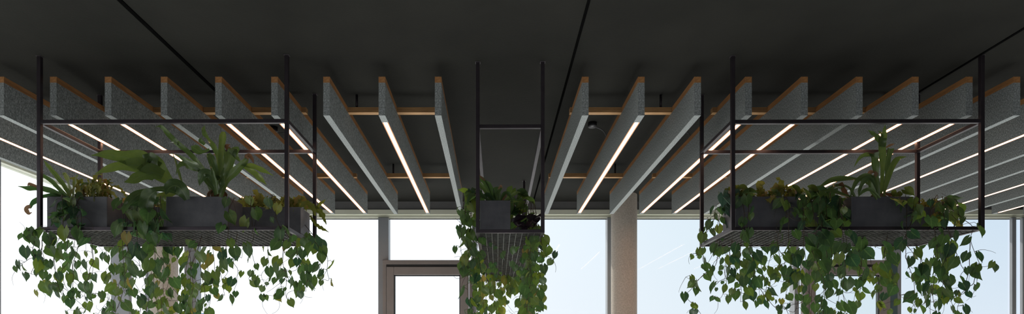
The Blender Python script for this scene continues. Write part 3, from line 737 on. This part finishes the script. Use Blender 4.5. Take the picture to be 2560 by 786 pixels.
def crinkle(px0, px1, ytop, Z, n, label, tint=0.55, wpx=10, leng=38, mat='fern', group='small crinkled ferns in warm light on the planter rims', spread_=1.0, extra=()):
    pc = (px0+px1)/2
    r = plant(pc, Z, label, group, 'crinkled_fern', 'fern')
    ry = VY-(TOPZ-0.03-HC)*F/Z
    sp = []
    n = int(n*1.7); wpx *= 0.78
    for i in range(n):
        bx = px0+(px1-px0)*(i+0.5)/n+rnd(-4,4)
        lean = (bx-pc)/(px1-px0)*40*spread_+rnd(-18,18); h = (ry-ytop)*rnd(0.55,1.05)
        zz = rnd(-0.07, 0.10)
        if i % 3 == 0:
            pts = [(bx,ry+2),(bx+lean*0.4,ry-h*0.8),(bx+lean,ry-h),(bx+lean*1.7,ry-h*0.6),(bx+lean*2.0,ry-h*0.1)]; ws = [3,wpx,wpx*1.1,wpx*0.8,1]
        else: pts = [(bx,ry+2),(bx+lean*0.3,ry-h*0.5),(bx+lean*0.8,ry-h*0.95),(bx+lean*1.25,ry-h)]; ws = [3,wpx*0.9,wpx*1.15,2]
        sp.append([(pts, ws, dict(z0=zz, dz=rnd(-0.12,0.05), ruffle=0.22, rf=rnd(4,5), wav=0.55, seg=44, tint=min(1,max(0.05,random.gauss(tint,0.22)))))])
    sp += list(extra)
    frondset(r, sp, mat, Z)
    return r
crinkle(205, 262, 448, 4.66, 20, 'yellow-green crinkled fern under the light in the far left planter of the left frame', wpx=9,
        extra=[[([(225,492),(232,460),(242,440),(256,436)],[3,8,9,2],dict(ruffle=0.3,wav=0.3,tint=0.6))], [([(240,494),(262,476),(285,486),(300,508)],[3,7,8,1],dict(z0=-0.06,ruffle=0.3,wav=0.3,tint=0.75))]])
crinkle(285, 420, 498, 4.98, 16, 'dry brown tangled fern between the front planters of the left frame', tint=0.9, wpx=11)
crinkle(612, 745, 494, 4.97, 30, 'crinkled fern along the right rear planter of the left frame', wpx=11,
        extra=[[([(648,516),(646,496),(640,482),(632,476)],[4,11,13,4],dict(ruffle=0.3,wav=0.3,tint=0.7,z0=-0.05))], [([(656,516),(656,500),(651,484)],[4,12,6],dict(ruffle=0.3,wav=0.3,tint=0.6,z0=-0.05))],
               [([(760,520),(790,522),(800,512),(814,500)],[5,10,11,3],dict(z0=-0.02,wav=0.3,tint=0.5))], [([(765,515),(790,522),(806,538),(816,562)],[5,12,14,2],dict(z0=-0.02,wav=0.3,tint=0.2))],
               [([(775,540),(790,562),(805,572),(822,581)],[5,9,9,1],dict(z0=0.1,wav=0.3,tint=0.2))], [([(730,515),(752,500),(772,512),(784,530)],[5,13,13,4],dict(wav=0.3,tint=0.5))],
               [([(735,515),(745,497),(760,500),(770,522)],[5,13,13,4],dict(z0=-0.05,wav=0.3,tint=0.8))], [([(750,520),(765,508),(782,520),(788,540)],[5,13,13,4],dict(z0=-0.08,wav=0.3,tint=0.35))]])
crinkle(1845, 1975, 468, 4.66, 20, 'crinkled fern in warm light in the left planter of the right frame', wpx=13, tint=0.6,
        extra=[[([(1900,500),(1902,480),(1898,462),(1912,458)],[6,15,17,6],dict(ruffle=0.3,wav=0.2,tint=0.8))], [([(1945,500),(1952,470),(1950,452),(1940,446)],[4,12,14,4],dict(ruffle=0.3,wav=0.3,tint=0.75))]])
crinkle(2285, 2350, 502, 4.97, 14, 'crinkled fern at the right end of the right frame', wpx=11, tint=0.6)

# round young leaves standing above the rims
def topleaves(px0, px1, y0, y1, Z, n, label, size=0.085, tint=0.6, mat='leaf', nm='heart_leaf_plant', cat='plant', group='leafy plants standing above the planter rims'):
    r = plant((px0+px1)/2, Z, label, group, nm, cat)
    st = MB(); fo = MB()
    for i in range(n):
        x = px0+(px1-px0)*(i+rnd(0.1,0.9))/n; y = rnd(y0, y1); z = Z+rnd(-0.16, 0.1)
        p1 = P(x, y, z)-r.location; p0 = P(x*0.6+(px0+px1)/2*0.4, 504, Z)-r.location
        pm = (p0+p1)*0.5+Vector((rnd(-0.02,0.02),0,0.03))
        st.tube([crm([p0,pm,p1], k/8) for k in range(9)], 0.002, 5)
        fo.heart(p1, Vector((rnd(-0.9,0.9), rnd(-0.8,0.1), rnd(-1,0.1))), Vector((rnd(-0.5,0.5), -0.8, rnd(0.2,1))), size*rnd(0.8,1.2), size*rnd(0.7,1.0), min(0.97,max(0.05,random.gauss(tint,0.2))), cup=rnd(0.1,0.4))
    v = st.build('stems', M['stem'], r); fo.build('foliage', M[mat], r)
topleaves(1840, 1885, 470, 515, 4.66, 12, 'young heart leaves rising beside the left post of the right frame', tint=0.65)
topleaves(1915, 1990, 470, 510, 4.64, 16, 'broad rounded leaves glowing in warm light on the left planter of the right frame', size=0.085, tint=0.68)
topleaves(1800, 1835, 480, 560, 4.72, 12, 'silver-striped leaves hanging off the left side of the right frame', mat='silver', size=0.09, tint=0.4)
topleaves(1998, 2120, 470, 570, 4.68, 42, 'dense dark heart leaves filling the gap between the planters of the right frame', size=0.092, tint=0.3)
topleaves(2225, 2300, 475, 545, 4.58, 17, 'yellowing rounded leaves right of the tall fronds on the right frame', size=0.082, tint=0.65)
topleaves(2320, 2400, 495, 570, 4.80, 22, 'rounded leaves over the right rear planter of the right frame', size=0.08, tint=0.45)
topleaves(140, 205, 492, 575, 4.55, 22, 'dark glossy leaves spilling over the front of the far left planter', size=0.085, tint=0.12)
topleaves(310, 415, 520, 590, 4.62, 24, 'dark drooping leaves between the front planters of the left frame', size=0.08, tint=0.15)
topleaves(1275, 1318, 470, 560, 5.0, 20, 'green leafy plant behind the near planter of the central frame', size=0.09, tint=0.4)
topleaves(1290, 1345, 540, 572, 4.9, 18, 'dark purple-leaved plant at the right side of the central tray', mat='purple', size=0.07, tint=0.4)
topleaves(1160, 1196, 470, 500, 4.72, 4, 'pale green heart leaves at the left post of the central frame', size=0.08, tint=0.5)

# right frame staghorn
r = plant(2201, 4.64, 'staghorn fern with tall upright fronds forking at the top, in the right frame', G2, 'staghorn_fern', 'fern')
frondset(r, wscale([
 [([(2200,498),(2203,450),(2203,400),(2200,360),(2203,345)],[8,14,22,30,26],dict(tint=0.5,fold=0.2,face=(0.1,-1,0))),
  ([(2203,368),(2208,345),(2210,328),(2213,312)],[22,20,13,1],dict(tint=0.55)), ([(2202,366),(2190,345),(2180,335),(2170,326)],[20,22,16,2],dict(tint=0.5)), ([(2206,345),(2200,332),(2194,328)],[10,8,1],dict(tint=0.5))],
 [([(2197,498),(2190,450),(2184,410),(2180,384)],[8,16,26,32],dict(z0=-0.04,tint=0.35,fold=0.2,face=(0.1,-1,0))),
  ([(2184,390),(2164,388),(2148,396),(2135,418)],[10,14,10,1],dict(z0=-0.04,tint=0.7)), ([(2196,388),(2178,384),(2166,386)],[4,6,2],dict(z0=-0.045,mi=1,tint=0.9))],
 [([(2207,498),(2213,450),(2216,408),(2224,372)],[7,13,18,20],dict(z0=0.02,tint=0.2,fold=0.25)), ([(2214,370),(2226,364),(2236,360)],[5,9,2],dict(z0=0.02,mi=1,tint=0.95))],
 [([(2207,498),(2214,462),(2226,424),(2242,400),(2266,392)],[7,13,19,17,2],dict(z0=-0.05,tint=0.6,fold=0.15))],
 [([(2196,494),(2170,462),(2130,449),(2080,452),(2042,472)],[7,13,18,19,2],dict(dz=-0.12,tint=0.5))],
 [([(2194,496),(2186,450),(2164,440),(2142,452),(2130,475),(2126,494)],[7,12,14,14,12,2],dict(z0=-0.1,tint=0.3))],
 [([(2196,496),(2178,450),(2160,452),(2148,472),(2146,494)],[7,14,16,14,2],dict(z0=-0.13,tint=0.2))],
 [([(2186,440),(2176,450),(2180,476),(2192,500)],[6,15,16,5],dict(z0=-0.1,tint=0.45))],
 [([(2200,496),(2178,476),(2160,478),(2146,492)],[6,12,12,1],dict(z0=-0.15,tint=0.35))],
 [([(2150,500),(2112,490),(2070,478),(2034,488)],[7,14,15,2],dict(z0=-0.05,tint=0.3))],
 [([(2125,500),(2110,480),(2100,458)],[8,16,14],dict(z0=0.05,tint=0.5,mi=1))],
 [([(2130,502),(2100,500),(2064,504),(2040,500)],[6,12,12,2],dict(z0=0.0,tint=0.7))],
 [([(2140,500),(2120,470),(2085,468),(2060,492)],[7,12,14,2],dict(z0=0.05,tint=0.2))],
 [([(2166,450),(2176,432),(2188,436),(2182,450)],[8,14,14,4],dict(z0=-0.05,tint=0.9,mi=1))],
], 0.76), 'stag', 4.64)
m = MB()
for k in range(7):
    a = k*0.9; m.ribbon([P(2210+22*math.cos(a), 508, 4.66+0.05*math.sin(a))-r.location, P(2212+28*math.cos(a), 494, 4.65+0.05*math.sin(a))-r.location, P(2206+8*math.cos(a), 484, 4.66)-r.location], [0.03,0.055,0.01], face=(math.cos(a),-1,0), fold=0.25, tint=rnd(0.3,0.8))
m.build('shield_fronds', M['brown'], r)
# central strap fern
r = plant(1240, 4.78, 'small strap-leaved fern with browned tips in the near planter of the central frame', G2, 'strap_fern', 'fern')
frondset(r, [
 [([(1228,504),(1218,470),(1206,450),(1192,440)],[6,11,12,3],dict(tint=0.45)), ([(1212,452),(1200,442),(1190,436)],[5,6,1],dict(z0=-0.02,mi=1,tint=0.8))],
 [([(1230,504),(1215,480),(1200,462),(1195,450)],[6,11,11,3],dict(z0=-0.05,tint=0.6))],
 [([(1224,504),(1206,490),(1194,476),(1184,474)],[6,10,10,2],dict(z0=-0.08,tint=0.3))],
 [([(1238,504),(1230,480),(1222,462),(1212,452)],[6,12,12,3],dict(tint=0.3))],
 [([(1244,504),(1240,488),(1240,474),(1246,468)],[6,13,14,3],dict(tint=0.35))],
 [([(1248,504),(1246,484),(1254,470)],[6,13,5],dict(z0=-0.06,tint=0.5)), ([(1246,474),(1252,466),(1256,472)],[4,7,2],dict(z0=-0.06,mi=1,tint=0.9))],
 [([(1256,504),(1262,490),(1266,480)],[6,10,8],dict(mi=1,tint=0.8))],
 [([(1260,504),(1276,492),(1290,483),(1301,481)],[6,9,9,1],dict(tint=0.7))],
 [([(1262,506),(1280,505),(1298,504)],[5,8,1],dict(tint=0.75))],
 [([(1264,508),(1276,500),(1280,520),(1278,535)],[5,9,9,1],dict(tint=0.4))],
 [([(1300,556),(1318,544),(1330,536),(1338,533)],[5,9,10,1],dict(z0=0.1,tint=0.6))],
 [([(1236,504),(1226,492),(1216,488),(1205,496)],[6,12,12,2],dict(z0=-0.06,tint=0.15))],
 [([(1250,504),(1262,484),(1272,486),(1280,500)],[6,10,10,2],dict(z0=-0.02,tint=0.3))],
], 'strap', 4.78)

# hazy tree outside
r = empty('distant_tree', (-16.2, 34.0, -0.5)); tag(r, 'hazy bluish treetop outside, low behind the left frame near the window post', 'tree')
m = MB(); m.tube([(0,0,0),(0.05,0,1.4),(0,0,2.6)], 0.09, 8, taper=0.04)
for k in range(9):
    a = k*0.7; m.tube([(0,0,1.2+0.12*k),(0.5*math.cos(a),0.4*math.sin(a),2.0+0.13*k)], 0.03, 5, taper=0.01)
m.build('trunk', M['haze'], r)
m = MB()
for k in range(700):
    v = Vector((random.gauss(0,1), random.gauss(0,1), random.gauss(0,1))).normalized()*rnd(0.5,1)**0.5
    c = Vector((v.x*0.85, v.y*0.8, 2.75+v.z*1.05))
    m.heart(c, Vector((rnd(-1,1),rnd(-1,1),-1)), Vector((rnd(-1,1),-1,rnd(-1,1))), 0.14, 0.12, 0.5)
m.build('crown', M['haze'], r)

# ---------------------------------------------------------------- light
w = bpy.data.worlds.new('sky'); bpy.context.scene.world = w; w.use_nodes = True
nt = w.node_tree; nt.nodes.clear()
out = nt.nodes.new('ShaderNodeOutputWorld'); bg = nt.nodes.new('ShaderNodeBackground')
tc = N(nt, 'ShaderNodeTexCoord'); sx = N(nt, 'ShaderNodeSeparateXYZ'); nt.links.new(tc.outputs['Generated'], sx.inputs[0])
mr = N(nt, 'ShaderNodeMapRange'); mr.inputs['From Min'].default_value = -1; mr.inputs['From Max'].default_value = 1
nt.links.new(sx.outputs['X'], mr.inputs['Value'])
col = ramp(nt, mr.outputs[0], [(0.0,(1.9,1.9,1.95)), (0.46,(1.25,1.28,1.35)), (0.54,(0.92,1.0,1.1)), (0.68,(0.74,0.87,0.98)), (0.86,(0.56,0.72,0.9))])
# paler and faintly mauve towards the horizon
m2 = N(nt, 'ShaderNodeMapRange'); m2.inputs['From Min'].default_value = 0.0; m2.inputs['From Max'].default_value = 0.30; nt.links.new(sx.outputs['Z'], m2.inputs['Value'])
mix = N(nt, 'ShaderNodeMixRGB'); nt.links.new(m2.outputs[0], mix.inputs['Fac']); mix.inputs['Color1'].default_value = (0.93,0.95,1.02,1)
mx3 = N(nt, 'ShaderNodeMixRGB', blend_type='MIX'); mx3.inputs['Fac'].default_value = 0.6; nt.links.new(col, mx3.inputs['Color1']); mx3.inputs['Color2'].default_value = (0.93,0.95,1.02,1)
nt.links.new(mx3.outputs[0], mix.inputs['Color1']); nt.links.new(col, mix.inputs['Color2'])
nt.links.new(mix.outputs[0], bg.inputs['Color']); bg.inputs['Strength'].default_value = 1.0
nt.links.new(bg.outputs[0], out.inputs[0])
def lamp(name, kind, loc, tgt, energy, col=(1,1,1), size=1, sy=None, **kw):
    l = bpy.data.lights.new(name, kind); l.energy = energy; l.color = col
    if kind == 'AREA':
        l.shape = 'RECTANGLE'; l.size = size; l.size_y = sy or size
    for k, v in kw.items(): setattr(l, k, v)
    o = bpy.data.objects.new(name, l); C.objects.link(o); o.location = loc
    d = Vector(tgt)-Vector(loc); o.rotation_euler = d.to_track_quat('-Z', 'Y').to_euler(); return o
lamp('sun', 'SUN', (-6,14,9), (0,5.5,0.4), 3.6, (1.0,0.93,0.82), angle=0.01)
lamp('daylight_floor_bounce', 'AREA', (1.2,5.4,0.15), (1.2,5.4,3), 330, (0.97,1.0,0.97), 13, 8, spread=math.radians(75))
lamp('soft_floor_bounce', 'AREA', (1.2,4.0,0.12), (1.2,4.0,3), 45, (0.95,0.98,1.0), 12, 8)
lamp('room_fill', 'AREA', (0.5,-3.5,1.6), (0.5,4,2.8), 40, (0.93,0.97,1.0), 7, 2)  # added fill from behind the camera, stands for no known fixture

lamp('warm_reflection', 'SPOT', (1.2,4.6,0.2), (1.86,8.3,1.75), 42, (1.0,0.62,0.42), spot_size=math.radians(17), spot_blend=1.0, shadow_soft_size=0.05)
cam = bpy.data.cameras.new('camera'); co = bpy.data.objects.new('camera', cam); C.objects.link(co)
co.location = (0, 0, HC); co.rotation_euler = (math.pi/2, 0, 0)
cam.sensor_width = 36; cam.sensor_fit = 'HORIZONTAL'; cam.lens = 36*F/2560
cam.shift_x = (1280-VX)/2560; cam.shift_y = (VY-393)/2560; cam.clip_start = 0.05; cam.clip_end = 500
bpy.context.scene.camera = co
try:
    bpy.context.scene.view_settings.view_transform = 'Standard'
    bpy.context.scene.view_settings.look = 'None'
except Exception: pass
